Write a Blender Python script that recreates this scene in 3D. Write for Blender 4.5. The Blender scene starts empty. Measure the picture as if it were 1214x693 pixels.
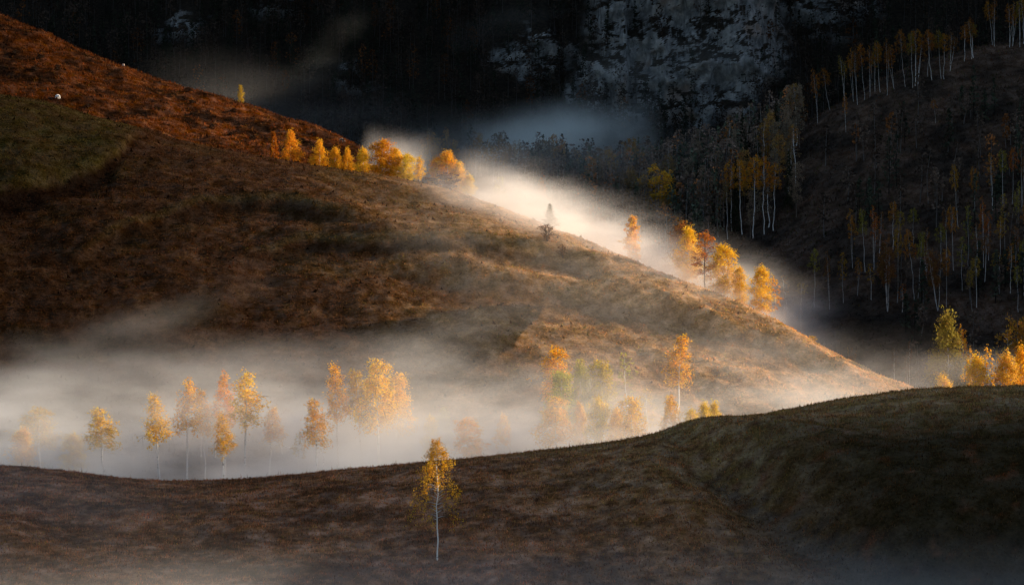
import bpy, math, random
import numpy as np
from mathutils import Vector, Matrix

# ------------------------------------------------------------------ basics
SC = bpy.context.scene
COL = SC.collection
R = math.radians
W0, H0 = 1214.0, 693.0
HFOV = 28.0
FPX = (W0 / 2) / math.tan(R(HFOV / 2))
PITCH = R(-1.0)
SUN_AZ, SUN_EL = R(74.0), R(20.0)          # azimuth clockwise from +Y
SDIR = np.array([math.sin(SUN_AZ) * math.cos(SUN_EL), math.cos(SUN_AZ) * math.cos(SUN_EL), math.sin(SUN_EL)])
FLOOR = -33.0
rng = np.random.default_rng(7)


def at(px, py, Y):
    """point at forward distance Y seen in the photograph's direction (px, py)"""
    u = (px - W0 / 2) / FPX
    v = (H0 / 2 - py) / FPX
    d = np.array([u, math.cos(PITCH) - v * math.sin(PITCH), math.sin(PITCH) + v * math.cos(PITCH)])
    return d * (Y / d[1])


def sstep(a, b, x):
    t = np.clip((np.asarray(x, float) - a) / (b - a), 0, 1)
    return t * t * (3 - 2 * t)


# ------------------------------------------------------------------ noise
_perm = np.random.default_rng(11).permutation(512)
_perm = np.concatenate([_perm, _perm, _perm])
_ga = np.random.default_rng(12).uniform(0, 2 * np.pi, 512)
_gx, _gy = np.cos(_ga), np.sin(_ga)


def perlin(x, y, seed=0):
    x = np.asarray(x, float) + seed * 37.17
    y = np.asarray(y, float) + seed * 91.31
    xi = np.floor(x).astype(int)
    yi = np.floor(y).astype(int)
    xf, yf = x - xi, y - yi
    xi &= 511
    yi &= 511
    u = xf ** 3 * (xf * (xf * 6 - 15) + 10)
    v = yf ** 3 * (yf * (yf * 6 - 15) + 10)

    def g(ix, iy, dx, dy):
        h = _perm[_perm[ix & 511] + (iy & 511)] & 511
        return _gx[h] * dx + _gy[h] * dy
    a = g(xi, yi, xf, yf)
    b = g(xi + 1, yi, xf - 1, yf)
    c = g(xi, yi + 1, xf, yf - 1)
    d = g(xi + 1, yi + 1, xf - 1, yf - 1)
    return ((a + u * (b - a)) * (1 - v) + (c + u * (d - c)) * v) * 1.5


def fbm(x, y, octv=4, seed=0, gain=0.5, ridged=False):
    s, a, f, n = 0.0, 1.0, 1.0, 0.0
    for i in range(octv):
        p = perlin(np.asarray(x) * f, np.asarray(y) * f, seed + i)
        if ridged:
            p = 1 - 2 * np.abs(p)
        s = s + a * p
        n += a
        a *= gain
        f *= 2.03
    return s / n


# ------------------------------------------------------------------ meshes
def new_mesh(name, V, F, attrs=None, smooth=True, mats=(), midx=None):
    V = np.asarray(V, np.float32)
    Fs = F if isinstance(F, list) else [F]
    Fs = [np.asarray(f, np.int32) for f in Fs if len(f)]
    loops = np.concatenate([f.ravel() for f in Fs])
    tot = np.concatenate([np.full(len(f), f.shape[1], np.int32) for f in Fs])
    start = np.concatenate([[0], np.cumsum(tot)[:-1]]).astype(np.int32)
    me = bpy.data.meshes.new(name)
    me.vertices.add(len(V))
    me.vertices.foreach_set('co', V.ravel())
    me.loops.add(len(loops))
    me.loops.foreach_set('vertex_index', loops)
    me.polygons.add(len(tot))
    me.polygons.foreach_set('loop_start', start)
    me.polygons.foreach_set('loop_total', tot)
    if smooth:
        me.polygons.foreach_set('use_smooth', np.ones(len(tot), bool))
    for k, arr in (attrs or {}).items():
        arr = np.asarray(arr, np.float32)
        if arr.ndim == 1:
            at_ = me.attributes.new(k, 'FLOAT', 'POINT')
            at_.data.foreach_set('value', arr)
        else:
            at_ = me.attributes.new(k, 'FLOAT_COLOR', 'POINT')
            at_.data.foreach_set('color', np.c_[arr, np.ones(len(arr))].astype(np.float32).ravel())
    for m in mats:
        me.materials.append(m)
    if midx is not None:
        me.polygons.foreach_set('material_index', np.asarray(midx, np.int32))
    me.update(calc_edges=True)
    me.validate()
    return me


def link(name, me, parent=None):
    o = bpy.data.objects.new(name, me)
    COL.objects.link(o)
    if parent is not None:
        o.parent = parent
    return o


def tag(o, label=None, cat=None, group=None, kind=None):
    if label:
        o['label'] = label
    if cat:
        o['category'] = cat
    if group:
        o['group'] = group
    if kind:
        o['kind'] = kind
    return o


def grid_faces(nx, ny):
    i = np.arange(nx - 1)[None, :] + np.arange(ny - 1)[:, None] * nx
    i = i.ravel()
    return np.c_[i, i + 1, i + 1 + nx, i + nx]


def tube(P, rad, sides=6):
    P = np.asarray(P, float)
    rad = np.asarray(rad, float)
    n = len(P)
    T = np.gradient(P, axis=0)
    T /= np.linalg.norm(T, axis=1)[:, None] + 1e-9
    ref = np.tile([0.0, 0.0, 1.0], (n, 1))
    ref[np.abs(T[:, 2]) > 0.8] = [1.0, 0, 0]
    A = np.cross(T, ref)
    A /= np.linalg.norm(A, axis=1)[:, None] + 1e-9
    if n > 1:
        for i in range(1, n):               # keep the frame from flipping
            a = A[i - 1] - T[i] * (A[i - 1] @ T[i])
            l = np.linalg.norm(a)
            if l > 1e-6:
                A[i] = a / l
    B = np.cross(T, A)
    an = np.linspace(0, 2 * np.pi, sides, endpoint=False)
    V = P[:, None, :] + rad[:, None, None] * (np.cos(an)[None, :, None] * A[:, None, :] + np.sin(an)[None, :, None] * B[:, None, :])
    V = V.reshape(-1, 3)
    k = np.arange(sides)
    k2 = (k + 1) % sides
    F = []
    for i in range(n - 1):
        F.append(np.c_[i * sides + k, i * sides + k2, (i + 1) * sides + k2, (i + 1) * sides + k])
    return V, np.concatenate(F)


def leaf_quads(C, size, r, flat=0.0):
    """diamond leaves around centres C"""
    n = len(C)
    size = np.broadcast_to(size, (n,))
    a = r.normal(size=(n, 3))
    a[:, 2] *= (1 - flat)
    a /= np.linalg.norm(a, axis=1)[:, None] + 1e-9
    b = r.normal(size=(n, 3))
    b -= a * np.sum(a * b, 1)[:, None]
    b /= np.linalg.norm(b, axis=1)[:, None] + 1e-9
    c = np.cross(a, b)
    s = size[:, None]
    V = np.stack([C + a * s * 0.62, C + b * s * 0.4 + c * s * 0.1, C - a * s * 0.62, C - b * s * 0.4 + c * s * 0.1], 1).reshape(-1, 3)
    F = np.arange(n * 4).reshape(n, 4)
    return V, F


# ------------------------------------------------------------------ materials
class NT:
    def __init__(self, name):
        self.m = bpy.data.materials.new(name)
        self.m.use_nodes = True
        self.t = self.m.node_tree
        self.t.nodes.clear()
        self.out = self.t.nodes.new('ShaderNodeOutputMaterial')

    def n(self, typ, ins=None, **props):
        nd = self.t.nodes.new('ShaderNode' + typ)
        for k, v in props.items():
            setattr(nd, k, v)
        for k, v in (ins or {}).items():
            s = nd.inputs[k]
            if isinstance(v, bpy.types.NodeSocket):
                self.t.links.new(v, s)
            else:
                s.default_value = v
        return nd

    def math(self, op, a, b=None, c=None, clamp=False):
        ins = {0: a}
        if b is not None:
            ins[1] = b
        if c is not None:
            ins[2] = c
        return self.n('Math', ins, operation=op, use_clamp=clamp).outputs[0]

    def mix(self, f, a, b, mode='MIX'):
        nd = self.n('Mix', None, data_type='RGBA', blend_type=mode)
        for idx, v in ((0, f), (6, a), (7, b)):
            s = nd.inputs[idx]
            if isinstance(v, bpy.types.NodeSocket):
                self.t.links.new(v, s)
            else:
                s.default_value = v if idx == 0 else (*v, 1) if len(v) == 3 else v
        return nd.outputs[2]

    def noise(self, vec, scale, detail=3, rough=0.55):
        return self.n('TexNoise', {'Vector': vec, 'Scale': scale, 'Detail': detail, 'Roughness': rough}).outputs['Fac']

    def ramp(self, v, lo, hi, a=0.0, b=1.0):
        return self.n('MapRange', {'Value': v, 'From Min': lo, 'From Max': hi, 'To Min': a, 'To Max': b}, interpolation_type='SMOOTHSTEP').outputs[0]

    def link(self, a, sock):
        self.t.links.new(a, self.out.inputs[sock])
        return self.m


def mat_ground(name, bump=0.5, rough=0.95):
    t = NT(name)
    pos = t.n('NewGeometry').outputs['Position']
    col = t.n('Attribute', attribute_name='col').outputs['Color']
    n1 = t.noise(pos, 0.55, 5, 0.65)
    n2 = t.noise(pos, 3.1, 4, 0.7)
    v = t.math('ADD', t.ramp(n1, 0.3, 0.72, 0.55, 1.35), t.ramp(n2, 0.3, 0.7, -0.28, 0.28))
    hs = t.n('HueSaturation', {'Value': v, 'Color': col, 'Saturation': t.ramp(n1, 0.3, 0.7, 1.15, 0.85)}).outputs[0]
    h = t.math('ADD', t.noise(pos, 1.3, 5, 0.65), t.math('MULTIPLY', t.noise(pos, 5.0, 3, 0.6), 0.35))
    bm = t.n('Bump', {'Height': h, 'Strength': bump, 'Distance': 0.6}).outputs[0]
    b = t.n('BsdfDiffuse', {'Color': hs, 'Roughness': rough, 'Normal': bm})
    return t.link(b.outputs[0], 'Surface')


def mat_grass(name):
    t = NT(name)
    col = t.n('Attribute', attribute_name='col').outputs['Color']
    d = t.n('BsdfDiffuse', {'Color': col})
    tr = t.n('BsdfTranslucent', {'Color': col})
    mx = t.n('MixShader', {0: 0.35, 1: d.outputs[0], 2: tr.outputs[0]})
    return t.link(mx.outputs[0], 'Surface')


def mat_leaf(name, trans=0.45):
    """colour from the tree (object colour), varied leaf by leaf"""
    t = NT(name)
    oc = t.n('ObjectInfo').outputs['Color']
    lv = t.n('Attribute', attribute_name='leafvar').outputs['Color']
    sep = t.n('SeparateColor', {0: lv})
    hs = t.n('HueSaturation', {'Hue': t.math('ADD', 0.5, t.math('MULTIPLY', t.math('SUBTRACT', sep.outputs[0], 0.5), 0.06)),
                               'Value': t.math('ADD', 0.55, t.math('MULTIPLY', sep.outputs[1], 0.8)),
                               'Saturation': 1.0, 'Color': oc}).outputs[0]
    d = t.n('BsdfDiffuse', {'Color': hs})
    tr = t.n('BsdfTranslucent', {'Color': hs})
    mx = t.n('MixShader', {0: trans, 1: d.outputs[0], 2: tr.outputs[0]})
    return t.link(mx.outputs[0], 'Surface')


def mat_bark(name, white=(0.72, 0.70, 0.67), dark=(0.06, 0.05, 0.045)):
    t = NT(name)
    pos = t.n('NewGeometry').outputs['Position']
    limb = t.n('Attribute', attribute_name='limb').outputs['Fac']
    mp = t.n('Mapping', {'Vector': pos, 'Scale': (1.2, 1.2, 3.5)}).outputs[0]
    n = t.ramp(t.noise(mp, 1.3, 4, 0.7), 0.56, 0.66)
    c = t.mix(n, white, dark)
    c = t.mix(limb, c, (0.12, 0.085, 0.065))
    c = t.mix(1.0, c, t.n('ObjectInfo').outputs['Color'], 'MULTIPLY')
    b = t.n('BsdfDiffuse', {'Color': c})
    return t.link(b.outputs[0], 'Surface')


def mat_rock(name):
    t = NT(name)
    g = t.n('NewGeometry')
    pos = g.outputs['Position']
    nz = t.n('SeparateXYZ', {0: g.outputs['True Normal']}).outputs[2]
    col = t.n('Attribute', attribute_name='col').outputs['Color']
    rock = t.n('Attribute', attribute_name='rock').outputs['Fac']
    st = t.n('Mapping', {'Vector': pos, 'Scale': (0.55, 0.55, 0.07)}).outputs[0]
    streak = t.noise(st, 1.0, 5, 0.65)
    n1 = t.noise(pos, 0.28, 8, 0.68)
    n2 = t.noise(pos, 1.1, 5, 0.7)
    c = t.mix(t.ramp(n1, 0.32, 0.68), (0.09, 0.10, 0.105), (0.34, 0.35, 0.35))
    c = t.mix(t.ramp(streak, 0.48, 0.66, 0, 0.8), c, (0.085, 0.09, 0.095))
    c = t.mix(t.ramp(t.noise(pos, 0.09, 3), 0.55, 0.7, 0, 0.6), c, (0.28, 0.2, 0.15))
    ledge = t.math('MULTIPLY', t.ramp(t.math('ADD', nz, t.math('ADD', t.math('MULTIPLY', t.math('SUBTRACT', n2, 0.5), 0.3), t.math('MULTIPLY', t.math('SUBTRACT', t.noise(pos, 0.22, 6, 0.72), 0.5), 0.9))), 0.22, 0.58), 1.0)
    bare = t.math('MULTIPLY', rock, t.math('SUBTRACT', 1.0, ledge), clamp=True)
    c = t.mix(bare, t.mix(t.ramp(n2, 0.3, 0.7), (0.012, 0.011, 0.01), (0.035, 0.028, 0.02)), c)
    h = t.math('ADD', n1, t.math('MULTIPLY', n2, 0.4))
    bm = t.n('Bump', {'Height': h, 'Strength': 0.9, 'Distance': 2.5}).outputs[0]
    b = t.n('BsdfDiffuse', {'Color': c, 'Normal': bm})
    return t.link(b.outputs[0], 'Surface')


M_HILL = mat_ground('meadow turf', 0.55)
M_GRASS = mat_grass('dry grass')
M_LEAF = mat_leaf('autumn leaves')
M_BARK = mat_bark('birch bark')
M_DBARK = mat_bark('dark bark', (0.10, 0.08, 0.065), (0.04, 0.03, 0.025))
M_ROCK = mat_rock('limestone and scrub')

# ------------------------------------------------------------------ hills
def smooth_curve(pts, sig):
    """points (x, ...) -> dense smoothed table"""
    pts = np.array(sorted(pts, key=lambda p: p[0]), float)
    xs = np.linspace(pts[0, 0], pts[-1, 0], 900)
    dx = xs[1] - xs[0]
    k = np.arange(-int(3 * sig / dx) - 1, int(3 * sig / dx) + 2)
    ker = np.exp(-0.5 * (k * dx / sig) ** 2)
    ker /= ker.sum()
    out = [xs]
    for j in range(1, pts.shape[1]):
        v = np.interp(xs, pts[:, 0], pts[:, j])
        lo = v[0] - (v[1] - v[0]) * np.arange(len(k), 0, -1)
        hi = v[-1] + (v[-1] - v[-2]) * np.arange(1, len(k) + 1)
        e = np.convolve(np.concatenate([lo, v, hi]), ker, 'same')[len(k):-len(k)]
        out.append(e)
    return out


class Hill:
    def __init__(self, crest, base, a=0.12, back=0.5, br=6.0, sig=4.0, toe=0.0, detail=None, drop=0.0):
        c = [at(*p) for p in crest]
        b = [at(*p) for p in base]
        self.cx, self.cy, self.cz = smooth_curve(c, sig)
        self.bx, self.by, self.bz = smooth_curve(b, sig * 2)
        self.a, self.back, self.br, self.toe, self.detail, self.drop = a, back, br, toe, detail, drop

    def raw(self, x, y):
        x = np.asarray(x, float)
        y = np.asarray(y, float)
        yc = np.interp(x, self.cx, self.cy)
        zc = np.interp(x, self.cx, self.cz)
        yb = np.interp(x, self.bx, self.by)
        zb = np.interp(x, self.bx, self.bz)
        t = (yc - y) / np.maximum(yc - yb, 1.0)
        tp = np.maximum(t, 0)
        P = (np.sqrt(tp * tp + self.a ** 2) - self.a) / (math.sqrt(1 + self.a ** 2) - self.a)
        if self.toe:
            k = self.toe
            P = -k * np.logaddexp(-P * (1 + k) / k, -1.0 / k) + k * np.logaddexp(0, -1.0 / k)
        z = zc + (zb - zc) * P
        if self.drop:
            z = z - self.drop * np.maximum(t - 1, 0) * (yc - yb)
        d = np.maximum(y - yc, 0)
        z = z - self.back * (np.sqrt(d * d + self.br ** 2) - self.br)
        return z, t, yc

    def h(self, x, y):
        z, t, yc = self.raw(x, y)
        if self.detail:
            z = z + self.detail(np.asarray(x, float), np.asarray(y, float), z, t)
        return z


def bump_line(hill, pts):
    """a line drawn on the hill's smooth surface -> y as a function of x"""
    out = []
    for px, py in pts:
        p = hit(px, py, lambda x, y: hill.raw(x, y)[0], 230, 470)
        if p is not None:
            out.append((p[0], p[1]))
    out = np.array(sorted(out))
    return out


def hit(px, py, hf, y0, y1):
    ys = np.arange(y0, y1, 0.5)
    d = at(px, py, 1.0)
    z = hf(d[0] * ys, ys)
    below = d[2] * ys <= z
    if not below.any():
        return None
    y = ys[np.argmax(below)]
    for s in (0.25, 0.125, 0.06):
        if d[2] * (y - s) <= hf(d[0] * (y - s), y - s):
            y -= s
    return np.array([d[0] * y, y, float(hf(d[0] * y, y))])


# foreground hill
FG = Hill([(-700, 560, 170), (-200, 552, 172), (0, 552, 172), (40, 556, 172), (80, 561, 172), (110, 567, 172), (160, 571, 172), (210, 571.5, 172), (290, 570, 172),
           (340, 566, 172), (380, 562, 172), (420, 556, 172), (470, 551, 172), (545, 545, 172), (600, 540, 172), (660, 533, 172), (720, 525, 172),
           (790, 515, 172), (860, 504, 173), (900, 494, 173), (950, 483, 173), (1000, 474, 173), (1050, 467, 173), (1100, 461, 173), (1150, 458, 173),
           (1214, 457, 173), (1300, 455, 174), (1900, 450, 176)],
          [(-900, 690, 143), (0, 690, 144), (400, 690, 145), (800, 690, 146), (1000, 700, 144), (1214, 700, 142), (2100, 700, 142)],
          a=0.45, back=0.42, br=9, sig=2.0)
# the long meadow hill in the middle
MID = Hill([(-500, 60, 355), (-120, 95, 350), (0, 112, 346), (60, 121, 345), (110, 138, 344), (150, 147, 343), (200, 163, 342), (260, 176, 341), (300, 184, 340), (340, 191, 339),
            (380, 197, 338), (420, 203, 337), (460, 208, 336), (500, 217, 335), (540, 227, 333), (580, 240, 331), (620, 255, 328), (660, 272, 325),
            (700, 289, 321), (750, 313, 316), (800, 335, 312), (850, 354, 307), (900, 377, 302), (950, 401, 297), (1000, 425, 292), (1050, 446, 288),
            (1090, 461, 284), (1150, 492, 279), (1214, 525, 275), (1500, 640, 262)],
           [(-800, 590, 250), (0, 585, 252), (300, 582, 254), (600, 575, 256), (800, 560, 258), (1000, 540, 258), (1200, 560, 256), (1700, 650, 250)],
           a=0.16, back=0.62, br=5, sig=2.2, toe=0.07)
# red slope above it, behind the shoulder
UP = Hill([(-600, -170, 430), (-100, -25, 412), (0, 17, 405), (40, 33, 402), (80, 53, 400), (130, 73, 397), (200, 98, 393), (260, 115, 389), (300, 126, 386), (340, 140, 382),
           (380, 154, 378), (420, 168, 373), (440, 185, 369), (470, 215, 364), (520, 262, 356), (600, 300, 352)],
          [(-900, 118, 352), (0, 130, 355), (150, 162, 354), (300, 205, 352), (400, 225, 350), (500, 260, 347), (650, 340, 344)],
          a=0.25, back=0.6, br=5, sig=2.2, drop=0.8)
# dark wooded hill on the right
RH = Hill([(-400, 220, 505), (0, 215, 500), (400, 205, 495), (500, 203, 490), (560, 205, 486), (620, 214, 480), (660, 226, 472), (700, 238, 466), (750, 236, 460), (800, 228, 455),
           (850, 212, 452), (900, 185, 452), (945, 152, 454), (1000, 119, 458), (1050, 92, 461), (1100, 72, 465), (1160, 56, 470), (1214, 46, 475),
           (1350, 10, 480), (1700, -70, 495), (2600, -140, 520), (3200, -140, 530)],
          [(-400, 400, 372), (300, 390, 372), (600, 385, 366), (750, 420, 352), (850, 440, 340), (950, 455, 332), (1050, 478, 322), (1214, 500, 308), (1500, 530, 300), (2600, 520, 318), (3400, 520, 330)],
          a=0.10, back=0.35, br=8, sig=3.0, toe=0.05, drop=0.6)


def wave(x, y, amp, wl, seed, octv=4):
    return amp * fbm(x / wl, y / wl, octv, seed)


L_BROW = L_LIP = L_BENCH = None


def stepf(x, y, line, A, w, L, ends=6.0):
    yl = np.interp(x, line[:, 0], line[:, 1])
    d = y - yl
    m = sstep(line[0, 0] - ends, line[0, 0] + ends, x) * (1 - sstep(line[-1, 0] - ends, line[-1, 0] + ends, x))
    return A * np.tanh(d / w) * np.exp(-(d / L) ** 2) * m


def mid_detail(x, y, z, t):
    crest = sstep(0.0, 0.10, t)                 # leave the skyline where it is
    terr = 0.6 * fbm(z * 0.45 + 0.3 * fbm(x / 9, y / 9, 2, 5), x * 0.035 + y * 0.01, 3, 21)
    dz = (wave(x, y, 1.5, 24, 3) + wave(x, y, 0.5, 6, 8) + terr) * (0.25 + 0.75 * crest)
    dz = dz + wave(x, y, 0.16, 1.6, 15, 3)
    # slanting ribs on the lit right flank
    rib = fbm((x * 0.75 + y * 0.66) * 0.16, (x * 0.66 - y * 0.75) * 0.035, 3, 31, ridged=True)
    dz = dz + 0.55 * rib * sstep(-5, 25, x) * crest
    for ln, A, w, L in ((L_BROW, 1.3, 1.6, 11), (L_LIP, 1.2, 1.0, 9), (L_BENCH, 0.9, 1.1, 8), (L_BENCH2, 0.9, 1.1, 8)):
        if ln is not None:
            dz = dz + stepf(x, y + 1.5 * fbm(x / 7, y / 7, 2, 44), ln, A, w, L)
    return dz


L_BENCH2 = None
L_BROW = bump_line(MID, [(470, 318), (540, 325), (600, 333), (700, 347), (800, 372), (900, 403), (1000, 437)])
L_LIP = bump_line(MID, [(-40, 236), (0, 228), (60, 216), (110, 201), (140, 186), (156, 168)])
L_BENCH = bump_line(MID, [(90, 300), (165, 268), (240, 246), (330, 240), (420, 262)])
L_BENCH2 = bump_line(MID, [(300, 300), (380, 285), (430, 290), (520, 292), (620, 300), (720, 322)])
MID.detail = mid_detail


def up_detail(x, y, z, t):
    c = sstep(0.0, 0.15, t)
    return (wave(x, y, 1.6, 16, 51) + 0.9 * fbm(z * 0.35, x * 0.06, 3, 57)) * (0.2 + 0.8 * c) + wave(x, y, 0.25, 1.8, 53, 3)


UP.detail = up_detail
GULLY = [(745, 515), (800, 540), (870, 575), (950, 615), (1060, 665), (1120, 692)]


def fg_detail(x, y, z, t):
    c = sstep(0.0, 0.2, t)
    dz = (wave(x, y, 0.7, 12, 61) + 0.22 * fbm(z * 1.1, x * 0.08, 3, 66)) * (0.25 + 0.75 * c) + wave(x, y, 0.10, 0.9, 63, 3)
    if L_GULLY is not None:
        yl = np.interp(x, L_GULLY[:, 0], L_GULLY[:, 1])
        d = (y - yl + 1.0 * fbm(x / 5, y / 5, 2, 71)) * 0.75
        m = sstep(L_GULLY[0, 0] - 3, L_GULLY[0, 0] + 5, x)
        dz = dz - m * (1.7 * np.exp(-(d / 4.0) ** 2)) + m * 1.3 * np.exp(-((d - 8) / 5) ** 2)
    return dz


L_GULLY = None
_g = [hit(px, py, lambda x, y: FG.raw(x, y)[0], 120, 180) for px, py in GULLY]
L_GULLY = np.array(sorted([(p[0], p[1]) for p in _g if p is not None]))
FG.detail = fg_detail


def rh_detail(x, y, z, t):
    c = sstep(0.0, 0.1, t)
    return (wave(x, y, 2.2, 30, 81) + 0.8 * fbm(z * 0.25, x * 0.04, 3, 86)) * (0.2 + 0.8 * c) + wave(x, y, 0.35, 2.5, 83, 3)


RH.detail = rh_detail


def lerp3(a, b, f):
    f = np.asarray(f)[..., None]
    return np.asarray(a) * (1 - f) + np.asarray(b) * f


RUST, STRAW, OLIVE, UMBER = (0.135, 0.062, 0.030), (0.62, 0.35, 0.14), (0.085, 0.076, 0.022), (0.095, 0.048, 0.026)


def mid_col(x, y):
    z, t, yc = MID.raw(x, y)
    n = fbm(x / 9, y / 9, 4, 101)
    n2 = fbm(x / 2.5, y / 2.5, 3, 102)
    c = lerp3(UMBER, RUST, sstep(-0.6, 0.5, 0.6 * n + 0.7 * n2))
    near = sstep(0.75, 0.0, t)                                   # paler straw towards the ridge, its sunlit look partly painted in
    straw = sstep(-30, 22, x + 9 * n + 8 * near) * (0.62 + 0.25 * near + 0.25 * sstep(15, 50, x) + 0.6 * n2) + 0.10 * sstep(0.05, 0.5, n2 + 0.5 * n)  # straw raised to the right paints in the golden light
    rib = fbm((x * 0.75 + y * 0.66) * 0.16, (x * 0.66 - y * 0.75) * 0.035, 3, 31, ridged=True)
    straw = straw * (0.72 + 0.5 * rib)
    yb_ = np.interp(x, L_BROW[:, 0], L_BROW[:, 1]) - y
    brow_band = sstep(-0.5, 1.5, yb_ + 2 * n) * (1 - sstep(4, 9, yb_ + 3 * n2)) * sstep(-30, -15, x) * (1 - sstep(36, 46, x))  # band just below the brow with less straw
    straw = straw * (1 - 0.6 * brow_band)
    c = lerp3(c, STRAW, np.clip(straw, 0, 0.95))
    # green pasture on the near shoulder at the far left
    yl = np.interp(x, L_LIP[:, 0], L_LIP[:, 1])
    g = sstep(-1.5, 2.5, y - yl) * (1 - sstep(L_LIP[-1, 0] - 3, L_LIP[-1, 0] + 2, x)) * (0.55 + 0.5 * n2)
    c = lerp3(c, OLIVE, np.clip(g, 0, 0.95))
    mid_green = sstep(0.05, 0.4, fbm(x / 18, y / 10, 3, 106)) * (1 - sstep(-20, 20, x)) * 0.22
    c = lerp3(c, OLIVE, mid_green)
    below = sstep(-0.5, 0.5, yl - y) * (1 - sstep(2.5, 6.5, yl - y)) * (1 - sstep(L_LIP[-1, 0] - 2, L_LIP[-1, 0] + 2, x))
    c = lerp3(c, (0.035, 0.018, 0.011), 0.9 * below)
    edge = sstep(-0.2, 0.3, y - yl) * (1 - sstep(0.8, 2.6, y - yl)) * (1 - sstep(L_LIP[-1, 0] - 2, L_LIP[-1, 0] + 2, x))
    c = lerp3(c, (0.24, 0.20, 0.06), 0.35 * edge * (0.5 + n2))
    c = c * (1 + 0.5 * np.clip(g, 0, 1))[:, None]
    for ln in (L_BENCH, L_BENCH2):                      # darker band under the terrace edges, paler band on them
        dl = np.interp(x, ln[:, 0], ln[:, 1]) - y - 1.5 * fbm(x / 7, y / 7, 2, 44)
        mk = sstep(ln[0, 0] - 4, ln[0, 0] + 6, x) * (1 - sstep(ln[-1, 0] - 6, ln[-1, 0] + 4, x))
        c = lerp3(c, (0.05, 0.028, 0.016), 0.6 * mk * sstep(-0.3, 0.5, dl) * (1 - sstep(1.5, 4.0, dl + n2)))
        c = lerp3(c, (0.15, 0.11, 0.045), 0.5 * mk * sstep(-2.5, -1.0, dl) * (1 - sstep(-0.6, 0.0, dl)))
    return c * (0.25 + 0.75 * sstep(-76, 18, x))[:, None]      # shade over the left flank, put into the turf colour


def up_col(x, y):
    n = fbm(x / 7, y / 7, 4, 111)
    n2 = fbm(x / 1.8, y / 1.8, 3, 112)
    c = lerp3((0.028, 0.014, 0.008), (0.14, 0.042, 0.012), sstep(-0.4, 0.4, n + 0.5 * n2))
    c = lerp3(c, (0.25, 0.10, 0.032), 0.45 * sstep(0.1, 0.6, n2))
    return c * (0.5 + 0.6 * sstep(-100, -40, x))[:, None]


def fg_col(x, y):
    z, t, yc = FG.raw(x, y)
    n = fbm(x / 7, y / 3.5, 4, 121) * 0.7
    n2 = fbm(x / 1.1, y / 0.8, 4, 122) * 1.4
    c = lerp3((0.12, 0.062, 0.036), (0.36, 0.17, 0.085), sstep(-0.4, 0.5, n + 0.6 * n2))
    g = sstep(-8, 22, x + 9 * n) * (1 - 0.6 * sstep(0.3, 0.8, t)) + 0.5 * (1 - sstep(0.0, 0.2, t)) * sstep(-18, 0, x)
    c = lerp3(c, (0.235, 0.175, 0.075), np.clip(g * (0.5 + 0.7 * n2), 0, 0.75))
    deep = sstep(8, 30, x + 6 * n) * sstep(0.12, 0.5, t + 0.12 * n2)      # shade low on the right, painted into the turf colour
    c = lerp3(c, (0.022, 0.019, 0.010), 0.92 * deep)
    yl = np.interp(x, L_GULLY[:, 0], L_GULLY[:, 1])
    c = lerp3(c, (0.075, 0.06, 0.05), 0.5 * np.exp(-((y - yl + 3 * n2) / 1.6) ** 2) * sstep(L_GULLY[0, 0] - 2, L_GULLY[0, 0] + 4, x))
    return lerp3(c, (0.16, 0.06, 0.03), 0.5 * sstep(0.2, 0.6, fbm(x / 2.2, y / 1.4, 3, 127)))


def rh_col(x, y):
    n = fbm(x / 12, y / 12, 4, 131)
    n2 = fbm(x / 3, y / 3, 3, 132)
    c = lerp3((0.026, 0.020, 0.016), (0.085, 0.054, 0.038), sstep(-0.4, 0.5, n + 0.5 * n2))
    return c


def hill_object(name, hill, colf, x0, x1, y0, y1, step, kind='structure'):
    xs = np.arange(x0, x1 + step, step)
    ys = np.arange(y0, y1 + step, step)
    X, Y = np.meshgrid(xs, ys)
    X, Y = X.ravel(), Y.ravel()
    Z = hill.h(X, Y)
    me = new_mesh(name, np.c_[X, Y, Z], grid_faces(len(xs), len(ys)), {'col': colf(X, Y)}, mats=[M_HILL])
    o = link(name, me)
    return o


def structure(o, label, cat):
    return tag(o, label, cat, kind='structure')


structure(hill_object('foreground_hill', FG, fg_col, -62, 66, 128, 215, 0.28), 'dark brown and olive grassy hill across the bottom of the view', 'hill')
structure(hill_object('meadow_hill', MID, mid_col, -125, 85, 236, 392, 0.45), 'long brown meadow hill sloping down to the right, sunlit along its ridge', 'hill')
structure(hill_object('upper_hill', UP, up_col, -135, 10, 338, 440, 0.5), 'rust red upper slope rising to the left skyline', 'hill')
structure(hill_object('wooded_hill', RH, rh_col, -160, 380, 290, 560, 1.1), 'dark bare hillside on the right carrying rows of birches', 'hill')

# ground sheet
gx = np.linspace(-3000, 3000, 61)
GX, GY = np.meshgrid(gx, gx + 1200)
gme = new_mesh('ground', np.c_[GX.ravel(), GY.ravel(), np.full(GX.size, FLOOR)], grid_faces(61, 61),
               {'col': np.tile((0.06, 0.045, 0.03), (GX.size, 1))}, mats=[M_HILL])
structure(link('ground', gme), 'flat brown valley floor under the fog', 'ground')

# hill added out of view on the right, shaped to shade the foreground
HS = np.array([SDIR[0], SDIR[1]]) / math.hypot(SDIR[0], SDIR[1])


def side_h(x, y):
    s = x * HS[0] + y * HS[1]
    u = -x * HS[1] + y * HS[0]
    z = FLOOR - 2 + (89.3 + 16 * sstep(145.5, 148, u) + 0.8 * np.clip(u - 150, 0, 25)) * sstep(50, 115, u) * (1 - sstep(186, 230, u)) * np.exp(-((s - 235) / 58) ** 2)  # profile shaped to shade the foreground but leave the lone birch top lit
    return z + 0.6 * fbm(x / 15, y / 15, 4, 140)


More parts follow.
